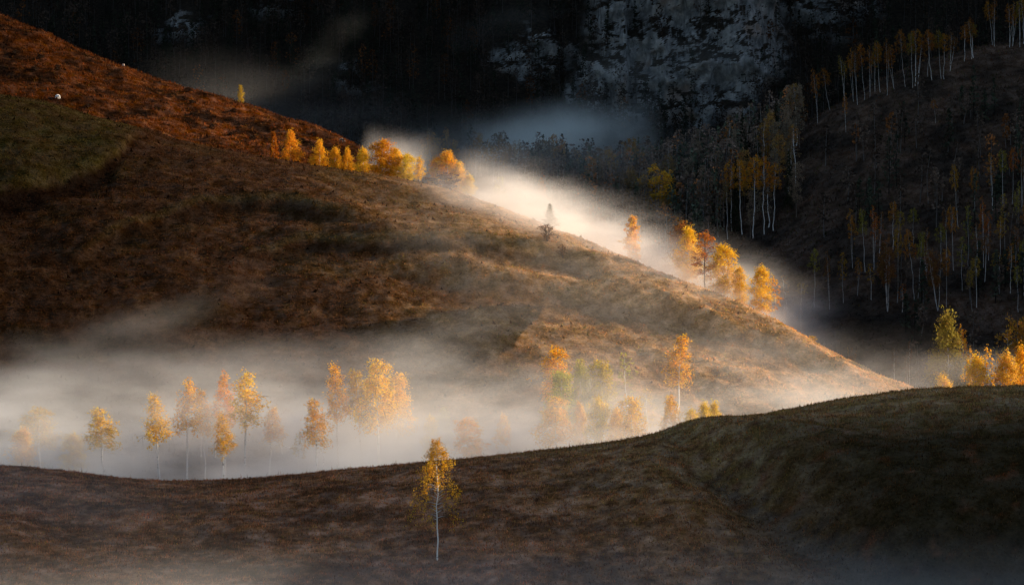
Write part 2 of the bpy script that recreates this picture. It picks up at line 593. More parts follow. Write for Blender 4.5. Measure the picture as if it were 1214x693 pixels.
xs, ys = np.arange(60, 330, 1.5), np.arange(40, 380, 1.5)
X, Y = [a.ravel() for a in np.meshgrid(xs, ys)]
Z = side_h(X, Y)
sme = new_mesh('shade_hill', np.c_[X, Y, Z], grid_faces(len(xs), len(ys)), {'col': np.tile((0.05, 0.04, 0.025), (X.size, 1))}, mats=[M_HILL])
structure(link('shade_hill', sme), 'unseen hill added beyond the right edge to shade the foreground', 'hill')


def ground_z(x, y):
    return max(float(h.h(x, y)) for h in (FG, MID, UP, RH)) if y < 470 else float(RH.h(x, y))


# ------------------------------------------------------------------ the mountain with its cliffs
def ell(x, z, cx, cz, rx, rz, s=0.25):
    return 1 - sstep(1 - s, 1 + s, np.hypot((x - cx) / rx, (z - cz) / rz))


def cliff_mask(x, z):
    wx = x + 8 * fbm(x / 14, z / 14, 4, 201)
    wz = z + 8 * fbm(x / 14, z / 14, 4, 207)
    m = ell(wx, wz, 50, 68, 27, 34, 0.2)
    m = np.maximum(m, ell(wx, wz, 42, 66, 17, 20, 0.25))
    m = np.maximum(m, ell(wx, wz, 5, 57, 12, 7, 0.5) * 0.72)
    m = np.maximum(m, ell(wx, wz, 25, 48, 9, 9, 0.3) * 0.9)
    m = np.maximum(m, ell(wx, wz, 92, 78, 15, 13, 0.5) * 0.7)
    m = np.maximum(m, ell(wx, wz, -96, 67, 6, 6, 0.5) * 0.7)
    m = np.maximum(m, ell(wx, wz, -71, 77, 7, 7, 0.5) * 0.6)
    m = np.maximum(m, ell(wx, wz, -43, 50, 9, 4, 0.5) * 0.45)
    return m * (0.62 + 0.38 * sstep(-0.35, 0.1, fbm(x / 9, z / 7, 4, 209)))


mx = np.concatenate([np.arange(-420, -160, 6.0), np.arange(-160, 160, 0.55), np.arange(160, 520, 6.0)])
mz = np.concatenate([np.arange(-40, 8, 3.0), np.arange(8, 100, 0.5), np.arange(100, 201, 3.0)])
MXg, MZg = np.meshgrid(mx, mz)
cl = cliff_mask(MXg, MZg)
cot = (1.05 - 0.25 * sstep(150, 260, MXg)) * (1 - cl) + 0.10 * cl
dzs = np.gradient(mz)[:, None]
depth = np.cumsum(cot * dzs, axis=0)
i0 = np.argmin(np.abs(mz - 20))
yb = 545 + 0.0004 * MXg ** 2 - 0.02 * MXg - 0.0058 * np.maximum(MXg - 150, 0) ** 2  # unseen right end bent forward to shade the wooded hill
MYg = yb + depth - depth[i0][None, :]
# fold it: buttresses and flutings in the rock, gullies in the woods
MYg = MYg + 9 * fbm(MXg / 40, MZg / 60, 4, 211)
MYg = MYg - cl * (7.0 * fbm(MXg / 20, MZg / 34, 5, 221, 0.5, ridged=True) + 1.5 * fbm(MXg / 3.2, MZg / 14, 4, 231, ridged=True) + 2.2 * fbm(MXg / 30, MZg / 7, 3, 235))
MYg = MYg + (1 - cl) * 1.6 * fbm(MXg / 6, MZg / 6, 3, 241)
top = 168 + 26 * sstep(120, 170, MXg) * (1 - sstep(215, 270, MXg)) - 90 * sstep(338, 385, MXg) - 40 * sstep(160, 380, -MXg)  # unseen right part raised to block sun, cut low beyond to let it through
MZ2 = np.minimum(MZg, top + 0.2 * (MZg - top))
MZ2 = MZ2 + cl * 0.7 * fbm(MXg / 4, MZg / 4, 3, 251)
mme = new_mesh('mountain', np.c_[MXg.ravel(), MYg.ravel(), MZ2.ravel()], grid_faces(len(mx), len(mz)),
               {'rock': np.clip(cl.ravel() * 1.3, 0, 1), 'col': np.tile((0.03, 0.025, 0.02), (MXg.size, 1))}, mats=[M_ROCK])
structure(link('mountain', mme), 'dark mountainside with pale limestone cliffs filling the background', 'mountain')


# ------------------------------------------------------------------ tree prototypes
def prof(shape, t):
    t = np.clip(t, 0, 1)
    if shape == 'ovate':
        return np.sin(np.pi * (0.10 + 0.90 * t) ** 0.75) ** 0.8 + 0.03
    if shape == 'cone':
        return (1 - t) ** 0.75 * (0.55 + 0.45 * sstep(0, 0.25, t)) + 0.03
    if shape == 'flame':
        return np.sin(np.pi * (0.18 + 0.82 * t) ** 0.9) ** 0.9 * (1 - 0.25 * t) + 0.04
    if shape == 'dome':
        return np.sqrt(np.maximum(0, 1 - (t * 0.98) ** 2)) * (0.6 + 0.4 * sstep(0, 0.2, t)) + 0.03
    return np.ones_like(t)


class Proto:
    pass


def make_tree(seed, H=12.0, cb=0.35, shape='ovate', Rr=2.0, nl=900, ls=0.30, droop=0.5, limbs=26, stems=1, lr=0.0105, fill=0.35, dark=False, rise=0.7, spread=0.25, lean=0.02, clump=0.16, wob_=1.0, topb=False):
    r = np.random.default_rng(seed)
    TV, TF, LM = [], [], []
    off = 0

    def add(V, F, l):
        nonlocal off
        TV.append(V)
        TF.append(F + off)
        LM.append(np.full(len(V), l) if np.isscalar(l) else l)
        off += len(V)
    leaves, lvar = [], []
    for st in range(stems):
        hs = H * (1.0 if st == 0 else r.uniform(0.78, 0.95))
        az = r.uniform(0, 6.28)
        sp = 0 if stems == 1 else spread * Rr * r.uniform(0.6, 1.4)
        n = 12
        tt = np.linspace(0, 1, n)
        wob = np.cumsum(r.normal(0, 0.012 * wob_ * hs / 3, (n, 2)), 0)
        wob -= wob[0]
        bx = np.cos(az) * sp * tt ** 0.7 + wob[:, 0] + lean * hs * tt * r.normal()
        by = np.sin(az) * sp * tt ** 0.7 + wob[:, 1] + lean * hs * tt * r.normal()
        P = np.c_[bx, by, tt * hs * 0.97 - 0.15]
        rad = lr * hs * (1 - tt) ** 0.8 / math.sqrt(stems) + 0.014
        rad[0] *= 1.35
        V, F = tube(P, rad, 7)
        add(V, F, np.repeat(sstep(0.8, 1.0, tt), 7))
        nlb = max(4, limbs // stems)
        for i in range(nlb):
            q = (i + r.uniform(0.1, 0.9)) / nlb
            t = cb + (1 - cb) * q * 0.97
            base = np.array([np.interp(t, tt, P[:, k]) for k in range(3)])
            a = i * 2.399 + r.normal(0, 0.5)
            L = Rr * float(prof(shape, np.array(q))) * r.uniform(0.72, 1.18) / (1.0 if stems == 1 else 1.25)
            up = rise * L * (0.5 + 0.6 * q) * r.uniform(0.6, 1.3)
            m = 6
            s = np.linspace(0, 1, m)
            dirv = np.array([math.cos(a), math.sin(a)])
            LP = np.c_[base[0] + dirv[0] * L * s ** 0.85 + np.cumsum(r.normal(0, 0.03 * L, m)) * s,
                       base[1] + dirv[1] * L * s ** 0.85 + np.cumsum(r.normal(0, 0.03 * L, m)) * s,
                       base[2] + up * (s ** 0.7) - droop * L * s ** 2.4]
            LP[:, 2] = np.minimum(LP[:, 2], hs)
            r0 = max(0.016, 0.28 * lr * hs * (1 - t) ** 0.5)
            V, F = tube(LP, r0 * (1 - s) ** 0.9 + 0.009, 4)
            add(V, F, 0.25 + 0.75 * sstep(0.0, 0.45, np.repeat(s, 4)))
            # a few side twigs
            for j in range(3):
                s0 = r.uniform(0.3, 0.85)
                b0 = np.array([np.interp(s0, s, LP[:, k]) for k in range(3)])
                e = b0 + r.normal(0, 1, 3) * 0.28 * L + np.array([dirv[0] * 0.15 * L, dirv[1] * 0.15 * L, 0.05 * L - 0.25 * droop * L])
                e[2] = min(e[2], hs)
                V, F = tube(np.array([b0, (b0 + e) / 2 + [0, 0, 0.04 * L], e]), np.array([0.012, 0.009, 0.006]), 3)
                add(V, F, 1.0)
            cnt = int(nl * (0.35 + L / Rr) / (nlb * stems) * r.uniform(0.5, 1.5))
            if topb:
                cnt = int(cnt * (0.30 + 2.2 * q ** 2.2))
            if cnt <= 0:
                continue
            nk = max(2, cnt // 14)                     # clumps along the limb
            ks = r.uniform(fill, 1.03, nk)
            kc = np.c_[[np.interp(ks, s, LP[:, k]) for k in range(3)]].T + r.normal(0, clump * Rr * 0.6, (nk, 3))
            idx = r.integers(0, nk, cnt)
            C = kc[idx] + r.normal(0, clump * Rr * 0.5, (cnt, 3)) * [1, 1, 0.9]
            C[:, 2] -= r.exponential(0.22 * droop + 0.02, cnt) * Rr * 0.5
            C[:, 2] = np.minimum(C[:, 2], hs + r.uniform(-0.35, 0.05, cnt))
            leaves.append(C)
            kv = r.uniform(0, 1, nk)
            lvar.append(np.c_[np.clip(0.5 * kv[idx] + 0.5 * r.uniform(0, 1, cnt), 0, 1), np.clip(0.45 * r.uniform(0, 1, nk)[idx] + 0.55 * r.uniform(0, 1, cnt), 0, 1), r.uniform(0, 1, cnt)])
    p = Proto()
    p.H = H
    TV = np.concatenate(TV)
    p.trunk = new_mesh('trunk', TV, [f for f in [np.concatenate([g for g in TF if g.shape[1] == 4])]], {'limb': np.concatenate(LM)}, mats=[M_DBARK if dark else M_BARK])
    p.W = 2 * Rr
    p.crown = None
    if leaves:
        C = np.concatenate(leaves)
        lv = np.concatenate(lvar)
        V, F = leaf_quads(C, ls * r.uniform(0.65, 1.3, len(C)), r, 0.2)
        p.crown = new_mesh('crown', V, F, {'leafvar': np.repeat(lv, 4, axis=0)}, smooth=False, mats=[M_LEAF])
        p.W = 2 * np.percentile(np.hypot(C[:, 0], C[:, 1]), 94)
        p.H = max(H, np.percentile(C[:, 2], 99.5))
    return p


def make_conifer(seed, H=9.0, Rr=1.9, nl=1500, ls=0.3):
    r = np.random.default_rng(seed)
    TV, TF, LM, off = [], [], [], 0
    tt = np.linspace(0, 1, 8)
    V, F = tube(np.c_[0 * tt, 0 * tt, tt * H - 0.1], 0.014 * H * (1 - tt) + 0.015, 6)
    TV.append(V); TF.append(F); LM.append(np.zeros(len(V))); off += len(V)
    C = []
    for k in range(46):
        q = (k + r.uniform()) / 46
        z = H * (0.06 + 0.92 * q)
        L = Rr * (1 - q) ** 0.85 * r.uniform(0.75, 1.15) + 0.08
        a = k * 2.399
        s = np.linspace(0, 1, 4)
        LP = np.c_[np.cos(a) * L * s, np.sin(a) * L * s, z - 0.25 * L * s + 0.15 * L * s ** 2]
        V, F = tube(LP, 0.03 * (1 - s) + 0.008, 4)
        TV.append(V); TF.append(F + off); LM.append(np.ones(len(V))); off += len(V)
        c = int(nl / 46 * (0.3 + L / Rr) * 1.2)
        ss = r.uniform(0.1, 1, c)
        C.append(np.c_[[np.interp(ss, s, LP[:, j]) for j in range(3)]].T + r.normal(0, 0.10 * L + 0.04, (c, 3)))
    C = np.concatenate(C)
    p = Proto()
    p.trunk = new_mesh('trunk', np.concatenate(TV), np.concatenate(TF), {'limb': np.concatenate(LM)}, mats=[M_DBARK])
    V, F = leaf_quads(C, ls * r.uniform(0.6, 1.2, len(C)), r, 0.6)
    lv = r.uniform(0, 1, (len(C), 3))
    p.crown = new_mesh('crown', V, F, {'leafvar': np.repeat(lv, 4, axis=0)}, smooth=False, mats=[M_LEAF])
    p.H, p.W = H, 2 * Rr
    return p


PR = {
    'tall': [make_tree(s, 13, 0.56, 'cone', 1.8, 3300, 0.155, 0.75, 34, rise=0.75, clump=0.2, fill=0.2, lr=0.008) for s in (1, 2, 3)],
    'full': [make_tree(s, 11, 0.20, 'ovate', 2.3, 8500, 0.17, 0.4, 46, rise=0.75, clump=0.2, fill=0.15, lr=0.009) for s in (11, 12, 13)],
    'round': [make_tree(s, 12, 0.46, 'dome', 2.0, 4800, 0.16, 0.75, 44, rise=0.7, clump=0.2, fill=0.2, lr=0.008) for s in (14, 15, 16)],
    'flame': [make_tree(s, 9, 0.14, 'flame', 1.5, 5000, 0.19, 0.25, 44, rise=0.9, fill=0.1, clump=0.2) for s in (21, 22, 23)],
    'multi': [make_tree(s, 12, 0.45, 'dome', 2.6, 3400, 0.24, 0.5, 44, stems=4, spread=0.55) for s in (31, 32)],
    'umbrella': [make_tree(s, 14, 0.64, 'dome', 1.7, 950, 0.20, 0.7, 30, rise=0.7, clump=0.16, lr=0.0048, wob_=2.0, lean=0.03, stems=1 + (s == 44)) for s in (41, 42, 43, 44)],
    'thin': [make_tree(s, 13, 0.45, 'ovate', 1.5, 420, 0.22, 0.4, 34, rise=0.9, lr=0.0052, wob_=2.0, lean=0.03) for s in (51, 52, 53)],
    'dim': [make_tree(s, 12, 0.28, 'ovate', 2.0, 1500, 0.22, 0.3, 44, rise=0.9, dark=True, clump=0.22, fill=0.15) for s in (61, 62, 63)],
    'bare': [make_tree(s, 8, 0.28, 'ovate', 2.2, 130, 0.18, 0.2, 34, dark=True, lr=0.014) for s in (71, 72)],
    'sparse': [make_tree(81, 9.3, 0.34, 'ovate', 2.2, 5200, 0.095, 0.6, 50, rise=0.55, clump=0.12, lr=0.0062, wob_=2.2, topb=True)],
    'bush': [make_tree(s, 3.2, 0.03, 'dome', 1.6, 1300, 0.20, 0.15, 34, stems=4, lr=0.012, dark=True, rise=1.0) for s in (91, 92)],
    'scrub': [make_tree(s, 2.0, 0.12, 'ovate', 1.2, 260, 0.12, 0.0, 40, stems=3, lr=0.02, dark=True, rise=0.9) for s in (95, 96)],
    'pine': [make_conifer(s) for s in (97, 98)],
}
KIND_NAME = {'bare': 'bare_tree', 'bush': 'shrub', 'scrub': 'shrub', 'pine': 'pine_tree', 'dim': 'woodland_tree'}
KIND_CAT = {'bush': 'shrub', 'scrub': 'shrub'}
_pick = random.Random(3)
TREES = []


def put(kind, px, ytop, color, wpx, label, Y=None, base=None, group=None, hill=None, pxb=None, name=None):
    """stand a tree on the ground where the photograph shows it: (px, ytop) its top, at distance Y or with its foot seen at base"""
    pb = px if pxb is None else pxb
    if base is not None:
        hf = hill.h if hill else (lambda x, y: np.maximum(np.maximum(FG.h(x, y), MID.h(x, y)), np.maximum(UP.h(x, y), RH.h(x, y))))
        p = hit(pb, base, hf, 180 if hill is None else 236, 520)
        if p is None:
            p = hit(pb, base + 12, hf, 180, 520)
        Y = p[1]
    else:
        d = at(pb, ytop, Y)
        p = np.array([d[0], Y, hill.h(d[0], Y) if hill else ground_z(d[0], Y)])
    tp = at(px, ytop, Y)
    Ht = max(0.6, tp[2] - p[2])
    protos = PR[kind]
    k = _pick.randrange(len(protos))
    pr = protos[k]
    ro = bpy.data.objects.new(name or KIND_NAME.get(kind, 'birch_tree'), None)
    COL.objects.link(ro)
    ro.empty_display_size = 0.5
    ro.location = p
    sz = Ht / pr.H
    sx = wpx * Y / FPX / pr.W * ({'umbrella': 1.0, 'flame': 0.95, 'sparse': 0.95}.get(kind, 1.12))
    rz = _pick.uniform(0, 6.28)
    lean = math.atan2(tp[0] - p[0], Ht)
    ro.rotation_euler = (0, lean, 0)
    ro.scale = (sx, sx, sz)
    tr = link('trunk', pr.trunk, ro)
    tr.rotation_euler = (0, 0, rz)
    b_ = (_pick.uniform(0.25, 0.4) if px < 640 else _pick.uniform(0.55, 0.95) if px < 948 else _pick.uniform(0.3, 0.7)) if hill is RH else _pick.uniform(0.85, 1.0)      # wooded-hill trunks darkened, their shade painted into the bark tint
    tr.color = (b_, b_, b_, 1)
    if pr.crown:
        cr = link('crown', pr.crown, ro)
        cr.rotation_euler = (0, 0, rz)
        cr.color = (*color, 1)
    tag(ro, label, KIND_CAT.get(kind, 'tree'), group)
    TREES.append((ro, px, kind))
    return ro


# leaf colours
ORA, GOLD, YEL, OLV, OCH, PEA, RED, GRN, DRK, BRN = ((0.84, 0.44, 0.03), (0.88, 0.55, 0.04), (0.82, 0.58, 0.06), (0.46, 0.40, 0.05), (0.62, 0.42, 0.06),
                                                     (0.84, 0.50, 0.07), (0.80, 0.35, 0.025), (0.16, 0.22, 0.04), (0.055, 0.04, 0.025), (0.16, 0.08, 0.03))

# --- the birch standing alone on the foreground hill
p_ = hit(518, 663, FG.h, 120, 180)
put('sparse', 516, 512, (0.66, 0.36, 0.03), 62, 'lone birch with thin orange and gold leaves on the dark foreground hill', Y=p_[1], hill=FG, pxb=518)

# --- birches in the fogged valley, left group
VL = [
    ('full', 30, 503, PEA, 34, 250, 'small orange birch at the far left end of the fogged valley'),
    ('round', 47, 479, OCH, 48, 256, 'broad dull yellow birch behind the small orange one at far left in fog'),
    ('full', 86, 509, YEL, 30, 252, 'short rounded yellow birch right of the dull yellow pair in fog'),
    ('tall', 123, 477, (0.80, 0.52, 0.06), 36, 247, 'slim pale ochre birch standing alone in fog at the left'),
    ('tall', 190, 461, GOLD, 40, 245, 'yellow cone-crowned birch leaning slightly, left of the tall orange trio'),
    ('tall', 220, 444, ORA, 32, 247, 'tall orange-topped birch with clear white trunk, left of the small orange crown'),
    ('tall', 243, 455, ORA, 22, 254, 'small orange crown between the two tallest left valley birches'),
    ('tall', 268, 436, RED, 26, 254, 'reddish brown birch crown touching the brightest left valley crown'),
    ('tall', 290, 434, GOLD, 38, 250, 'brightest golden orange birch of the left valley group'),
    ('tall', 266, 484, PEA, 32, 243, 'shorter peach-coloured birch in front of the reddish crown'),
    ('tall', 318, 478, PEA, 30, 256, 'pale drooping birch fading into fog right of the brightest golden crown'),
    ('thin', 255, 470, OCH, 20, 262, 'almost bare slim birch behind the peach-coloured one'),
    ('thin', 238, 478, OCH, 20, 262, 'almost bare slim birch behind the tall orange-topped one'),
    ('thin', 335, 500, OCH, 18, 262, 'faint slim birch in thick fog right of the pale drooping one'),
    ('tall', 377, 466, ORA, 30, 247, 'narrow orange birch at the left edge of the centre valley group'),
    ('tall', 402, 424, ORA, 36, 252, 'tall pointed orange birch second in the centre valley group'),
    ('tall', 428, 431, (0.55, 0.33, 0.02), 34, 254, 'olive gold crown between the pointed orange birch and the big golden one'),
    ('round', 450, 420, GOLD, 46, 251, 'biggest golden birch of the centre valley group'),
    ('round', 468, 437, PEA, 40, 256, 'wide pale gold birch merging with the biggest golden one on its right'),
    ('thin', 353, 508, OCH, 18, 254, 'faint thin birch trunk in fog left of the narrow orange one'),
    ('full', 511, 488, YEL, 20, 256, 'small pale yellow birch left of the lone foreground tree top'),
    ('full', 525, 480, OLV, 22, 262, 'pale olive birch fading in fog just behind the lone foreground tree'),
    ('round', 553, 492, (0.82, 0.42, 0.05), 38, 250, 'round brownish orange birch right of the lone foreground tree'),
    ('tall', 600, 487, PEA, 24, 254, 'faint peach birch alone in fog at the valley centre'),
]
for k, px, yt, c, w, Y, lab in VL:
    put(k, px, yt, c, w, lab, Y=Y)
# --- right group in the valley
VR = [
    ('round', 661, 406, ORA, 42, 266, 'strong orange round-topped birch highest of the right valley group'),
    ('round', 667, 434, (0.50, 0.46, 0.05), 38, 260, 'yellow-green birch right below the strong orange round top'),
    ('round', 691, 422, OLV, 24, 264, 'narrow olive birch between the strong orange top and the tall olive gold one'),
    ('round', 713, 422, (0.58, 0.42, 0.04), 34, 262, 'tall olive gold birch in the middle of the right valley group'),
    ('thin', 745, 412, OLV, 28, 268, 'faint nearly leafless olive birch right of the tall olive gold one'),
    ('tall', 803, 390, ORA, 30, 266, 'slender tall pale orange birch alone against the misty slope'),
    ('round', 661, 466, PEA, 42, 252, 'wide peach birch at the bottom left of the right valley group'),
    ('full', 688, 471, PEA, 18, 256, 'tiny peach birch between the wide peach one and the yellow one'),
    ('full', 712, 465, YEL, 30, 250, 'yellow birch with white trunk low in the right valley group'),
    ('full', 731, 478, GOLD, 24, 253, 'small golden birch leaning on the low yellow one'),
    ('round', 748, 466, GOLD, 34, 250, 'golden orange birch with white trunk at the right of the low row'),
    ('thin', 770, 455, OCH, 26, 262, 'faint pale birch in fog between the low row and the slender tall one'),
    ('round', 798, 465, PEA, 24, 249, 'pinkish orange birch in front of the slender tall one'),
    ('full', 820, 480, YEL, 28, 248, 'left of three bright yellow bushes behind the foreground crest'),
    ('full', 834, 473, YEL, 26, 250, 'middle of three bright yellow bushes behind the foreground crest'),
    ('full', 848, 472, YEL, 24, 252, 'right of three bright yellow bushes behind the foreground crest'),
]
for k, px, yt, c, w, Y, lab in VR:
    put(k, px, yt, c, w, lab, Y=Y)
# --- behind the foreground crest at the right edge
RE = [
    ('full', 1125, 362, (0.27, 0.21, 0.04), 44, 292, 'big olive green birch with pale trunk rising behind the right foreground crest'),
    ('umbrella', 1142, 380, RED, 18, 300, 'thin reddish birch tucked behind the big olive green one'),
    ('full', 1118, 438, GOLD, 28, 262, 'small yellow-orange birch at the foot of the big olive green one'),
    ('full', 1158, 414, GOLD, 32, 266, 'bright yellow pointed birch second from the big olive green one'),
    ('thin', 1173, 404, ORA, 20, 270, 'loose orange birch right of the bright yellow pointed one'),
    ('full', 1193, 411, PEA, 34, 266, 'orange peach birch with pale trunk near the right edge'),
    ('full', 1211, 402, ORA, 26, 268, 'orange birch cut by the right edge above the crest'),
    ('multi', 1203, 366, (0.36, 0.19, 0.03), 50, 300, 'dull brown-orange spreading tree above the orange birches at the right edge'),
    ('thin', 1152, 407, ORA, 14, 276, 'tiny orange sapling behind the bright yellow pointed birch'),
    ('umbrella', 1079, 400, (0.14, 0.055, 0.025), 16, 310, 'small dusky red tree left of the big olive green birch'),
    ('thin', 1062, 408, (0.12, 0.06, 0.025), 12, 318, 'thin dusky sapling beside the small dusky red tree'),
    ('bush', 1012, 412, BRN, 20, 322, 'brownish bush at the foot of the dark slope above the ridge end'),
]
for k, px, yt, c, w, Y, lab in RE:
    put(k, px, yt, c, w, lab, Y=Y)
# --- along the ridge of the meadow hill
RL = [
    ('flame', 326, 153, (0.40, 0.13, 0.015), 13, 351, 'dull dark orange tree left of the dense orange one on the upper slope'),
    ('full', 345, 152, RED, 21, 350, 'dense deep orange tree in the dip below the red upper slope'),
    ('full', 379, 163, ORA, 19, 350, 'yellow-orange tree left of two low ones beside the dip'),
    ('full', 397, 171, ORA, 18, 349, 'low orange tree in the middle of the dip row'),
    ('full', 412, 173, ORA, 15, 349, 'low orange tree at the right end of the dip row'),
    ('full', 431, 172, GOLD, 18, 345, 'orange tree at the left end of the glowing ridge clump'),
    ('full', 452, 162, (0.70, 0.32, 0.02), 36, 343, 'largest round golden tree of the glowing ridge clump'),
    ('full', 470, 172, GOLD, 22, 344, 'golden tree against the right side of the largest round one'),
    ('full', 484, 179, YEL, 22, 342, 'yellow tree second from the right of the glowing ridge clump'),
    ('tall', 498, 183, GOLD, 14, 344, 'slim gold tree at the right end of the glowing ridge clump'),
    ('full', 518, 183, RED, 20, 341, 'reddish tree behind the dark shrub on the ridge'),
    ('full', 530, 176, ORA, 34, 340, 'dense bright orange tree above the dark shrub on the ridge'),
    ('full', 543, 190, GOLD, 20, 339, 'golden tree leaning out right of the dense bright orange one'),
    ('bush', 529, 203, (0.085, 0.03, 0.025), 34, 336, 'dark maroon shrub at the foot of the dense bright orange tree'),
    ('full', 556, 204, YEL, 15, 338, 'small yellow-green tree at the right end of the ridge trees'),
    ('bush', 588, 210, (0.30, 0.30, 0.07), 24, 345, 'misty green bush at the start of the bright ridge fog'),
    ('full', 642, 204, (0.45, 0.17, 0.03), 24, 372, 'dull orange tree behind the fog at the top of the ridge'),
    ('pine', 652, 241, (0.07, 0.10, 0.035), 22, 325.5, 'small green pine half sunk in the bright ridge fog'),
    ('flame', 751, 252, ORA, 22, 319, 'narrow flame-shaped orange tree alone above the ridge fog'),
    ('full', 816, 266, GOLD, 30, 313.5, 'yellow flame-shaped tree left of the bare dark-trunked tree'),
    ('full', 812, 258, (0.30, 0.13, 0.03), 44, 322, 'wide dull brown tree behind the yellow flame-shaped one'),
    ('dim', 836, 270, (0.55, 0.19, 0.03), 30, 309, 'half bare orange-brown tree with dark trunk standing on the ridge'),
    ('full', 858, 285, GOLD, 36, 309, 'bright golden tree right of the dark-trunked one on the ridge'),
    ('full', 878, 313, GOLD, 22, 308, 'low golden tree in fog beside the bright golden one'),
    ('full', 903, 311, GOLD, 27, 304.5, 'golden tree near the lower end of the ridge fog'),
    ('thin', 920, 324, RED, 18, 306, 'reddish sparse birch right of the last golden ridge tree'),
    ('thin', 931, 330, BRN, 12, 326, 'slim dark birch at the edge of the ridge fog'),
    ('thin', 951, 340, BRN, 10, 330, 'very thin bare birch between fog and the dark slope'),
    ('bush', 708, 243, (0.22, 0.08, 0.03), 34, 362, 'reddish low bush above the middle of the ridge fog'),
    ('bush', 768, 288, (0.20, 0.07, 0.03), 30, 350, 'dusky reddish bush right of the narrow flame-shaped tree'),
    ('flame', 285, 99, OCH, 9, 391, 'tiny ochre tree alone on the skyline of the red slope'),
    ('bush', 964, 397, OCH, 9, 296, 'tiny yellow bush on the lower end of the ridge line'),
]
for k, px, yt, c, w, Y, lab in RL:
    put(k, px, yt, c, w, lab, Y=Y)

put('scrub', 649, 264, BRN, 20, 'round leafless shrub on the ridge below the small pine', base=286, hill=MID)
put('scrub', 667, 288, BRN, 14, 'small crooked leafless shrub below the round leafless one', base=306, hill=MID)

ORD = ('first second third fourth fifth sixth seventh eighth ninth tenth eleventh twelfth thirteenth fourteenth fifteenth sixteenth seventeenth eighteenth nineteenth twentieth '
       'twenty-first twenty-second twenty-third twenty-fourth twenty-fifth twenty-sixth twenty-seventh twenty-eighth twenty-ninth thirtieth').split()


def colour_word(c):
    if max(c) < 0.12:
        return 'dark'
    if c[1] / c[0] > 0.75:
        return 'olive'
    if c[1] / c[0] > 0.45:
        return 'ochre'
    return 'rust orange'


# --- the row of birches on the crest of the wooded hill
row = [(305, 290, 325, 490), (352, 285, 378, 430), (420, 232, 440, 392), (470, 200, 480, 440), (485, 190, 497, 455), (512, 180, 527, 430), (545, 192, 550, 420),
       (575, 170, 572, 395), (590, 175, 595, 400), (618, 160, 625, 410), (640, 190, 655, 385), (682, 118, 703, 375), (722, 130, 735, 380), (742, 120, 745, 372), (775, 150, 757, 365),
       (800, 120, 817, 345), (815, 135, 800, 330), (852, 122, 858, 340), (870, 140, 870, 342), (900, 135, 895, 310), (950, 104, 957, 265), (985, 82, 988, 255), (1000, 95, 997, 250),
       (1050, -5, 1078, 200), (1090, -15, 1087, 200), (1148, 12, 1152, 205), (1170, 0, 1165, 200), (1195, -20, 1197, 205), (1215, -10, 1212, 190)]
cc = [(0.26, 0.10, 0.015), (0.21, 0.09, 0.015), (0.17, 0.125, 0.02), (0.27, 0.12, 0.015), (0.15, 0.065, 0.015)]
for i, (xt, yt, xb, yb_) in enumerate(row):
    c = cc[i % 5]
    put('umbrella', 880 + 0.275 * xt, 0.275 * yt, c, _pick.uniform(13, 18), '%s birch from the left in the row on the dark hill crest, %s crown' % (ORD[i], colour_word(c)),
        base=0.275 * yb_, pxb=880 + 0.275 * xb, hill=RH, group='birches in a row on the dark hill crest')
put('umbrella', 1001.5, 109, (0.34, 0.13, 0.02), 9, 'slim birch standing alone just below the crest row', base=157, pxb=1003, hill=RH)
put('umbrella', 1107, 117, (0.30, 0.12, 0.02), 8, 'small rust-topped birch alone on the dark slope under the crest row', base=146, pxb=1109, hill=RH)

# --- birches scattered on the lower wooded slope
low = [(180, 520, 195, 690), (258, 560, 258, 692), (310, 408, 312, 670), (367, 420, 377, 680), (430, 420, 436, 650), (462, 240, 475, 500), (520, 233, 530, 520), (560, 225, 567, 510),
       (592, 245, 590, 470), (645, 205, 650, 420), (678, 245, 672, 440), (735, 235, 738, 400), (618, 348, 626, 690), (662, 310, 668, 650), (712, 320, 742, 640), (768, 330, 757, 630),
       (690, 560, 690, 690), (828, 405, 843, 682), (875, 405, 880, 670), (1000, 445, 1010, 670), (945, 352, 948, 600), (1048, 358, 1045, 560), (918, 42, 932, 330), (1000, 58, 1005, 330),
       (968, 210, 975, 500), (1035, 186, 1040, 500), (880, 240, 884, 470), (906, 222, 912, 520), (1130, 160, 1135, 480), (1192, 118, 1190, 430), (1183, 308, 1180, 560), (1112, 268, 1110, 520),
       (1080, -10, 1080, 250), (1125, -20, 1125, 240), (1160, -30, 1163, 230), (1200, -40, 1205, 240), (1150, 380, 1155, 610), (1085, 420, 1110, 600), (1205, 370, 1215, 620), (800, 320, 795, 560),
       (560, 470, 556, 640), (500, 450, 496, 620), (860, 300, 862, 510), (1065, 250, 1062, 470), (1010, 290, 1012, 520), (1220, 200, 1222, 470), (985, 500, 992, 690), (1180, 480, 1190, 690)]
lc = [(0.34, 0.15, 0.02), (0.27, 0.185, 0.03), (0.22, 0.19, 0.03), (0.34, 0.11, 0.02), (0.18, 0.085, 0.03), (0.31, 0.17, 0.02)]
lowl = {2: 'left of three slim birches in a line near the ridge fog', 3: 'middle of three slim birches in a line near the ridge fog', 4: 'right of three slim birches in a line near the ridge fog',
        12: 'wide ochre-crowned birch with bright trunk low on the dark slope', 17: 'olive birch with curved white stem above the big valley tree', 18: 'slim birch just right of the olive one with the curved stem',
        19: 'small olive birch with white trunk low at the right of the dark slope', 5: 'leaning birch with red top on the left margin of the slope birches',
        22: 'tall birch with red top high on the right of the dark slope', 0: 'leaning thin birch where the ridge fog meets the dark slope', 1: 'thin upright birch where the ridge fog meets the dark slope'}
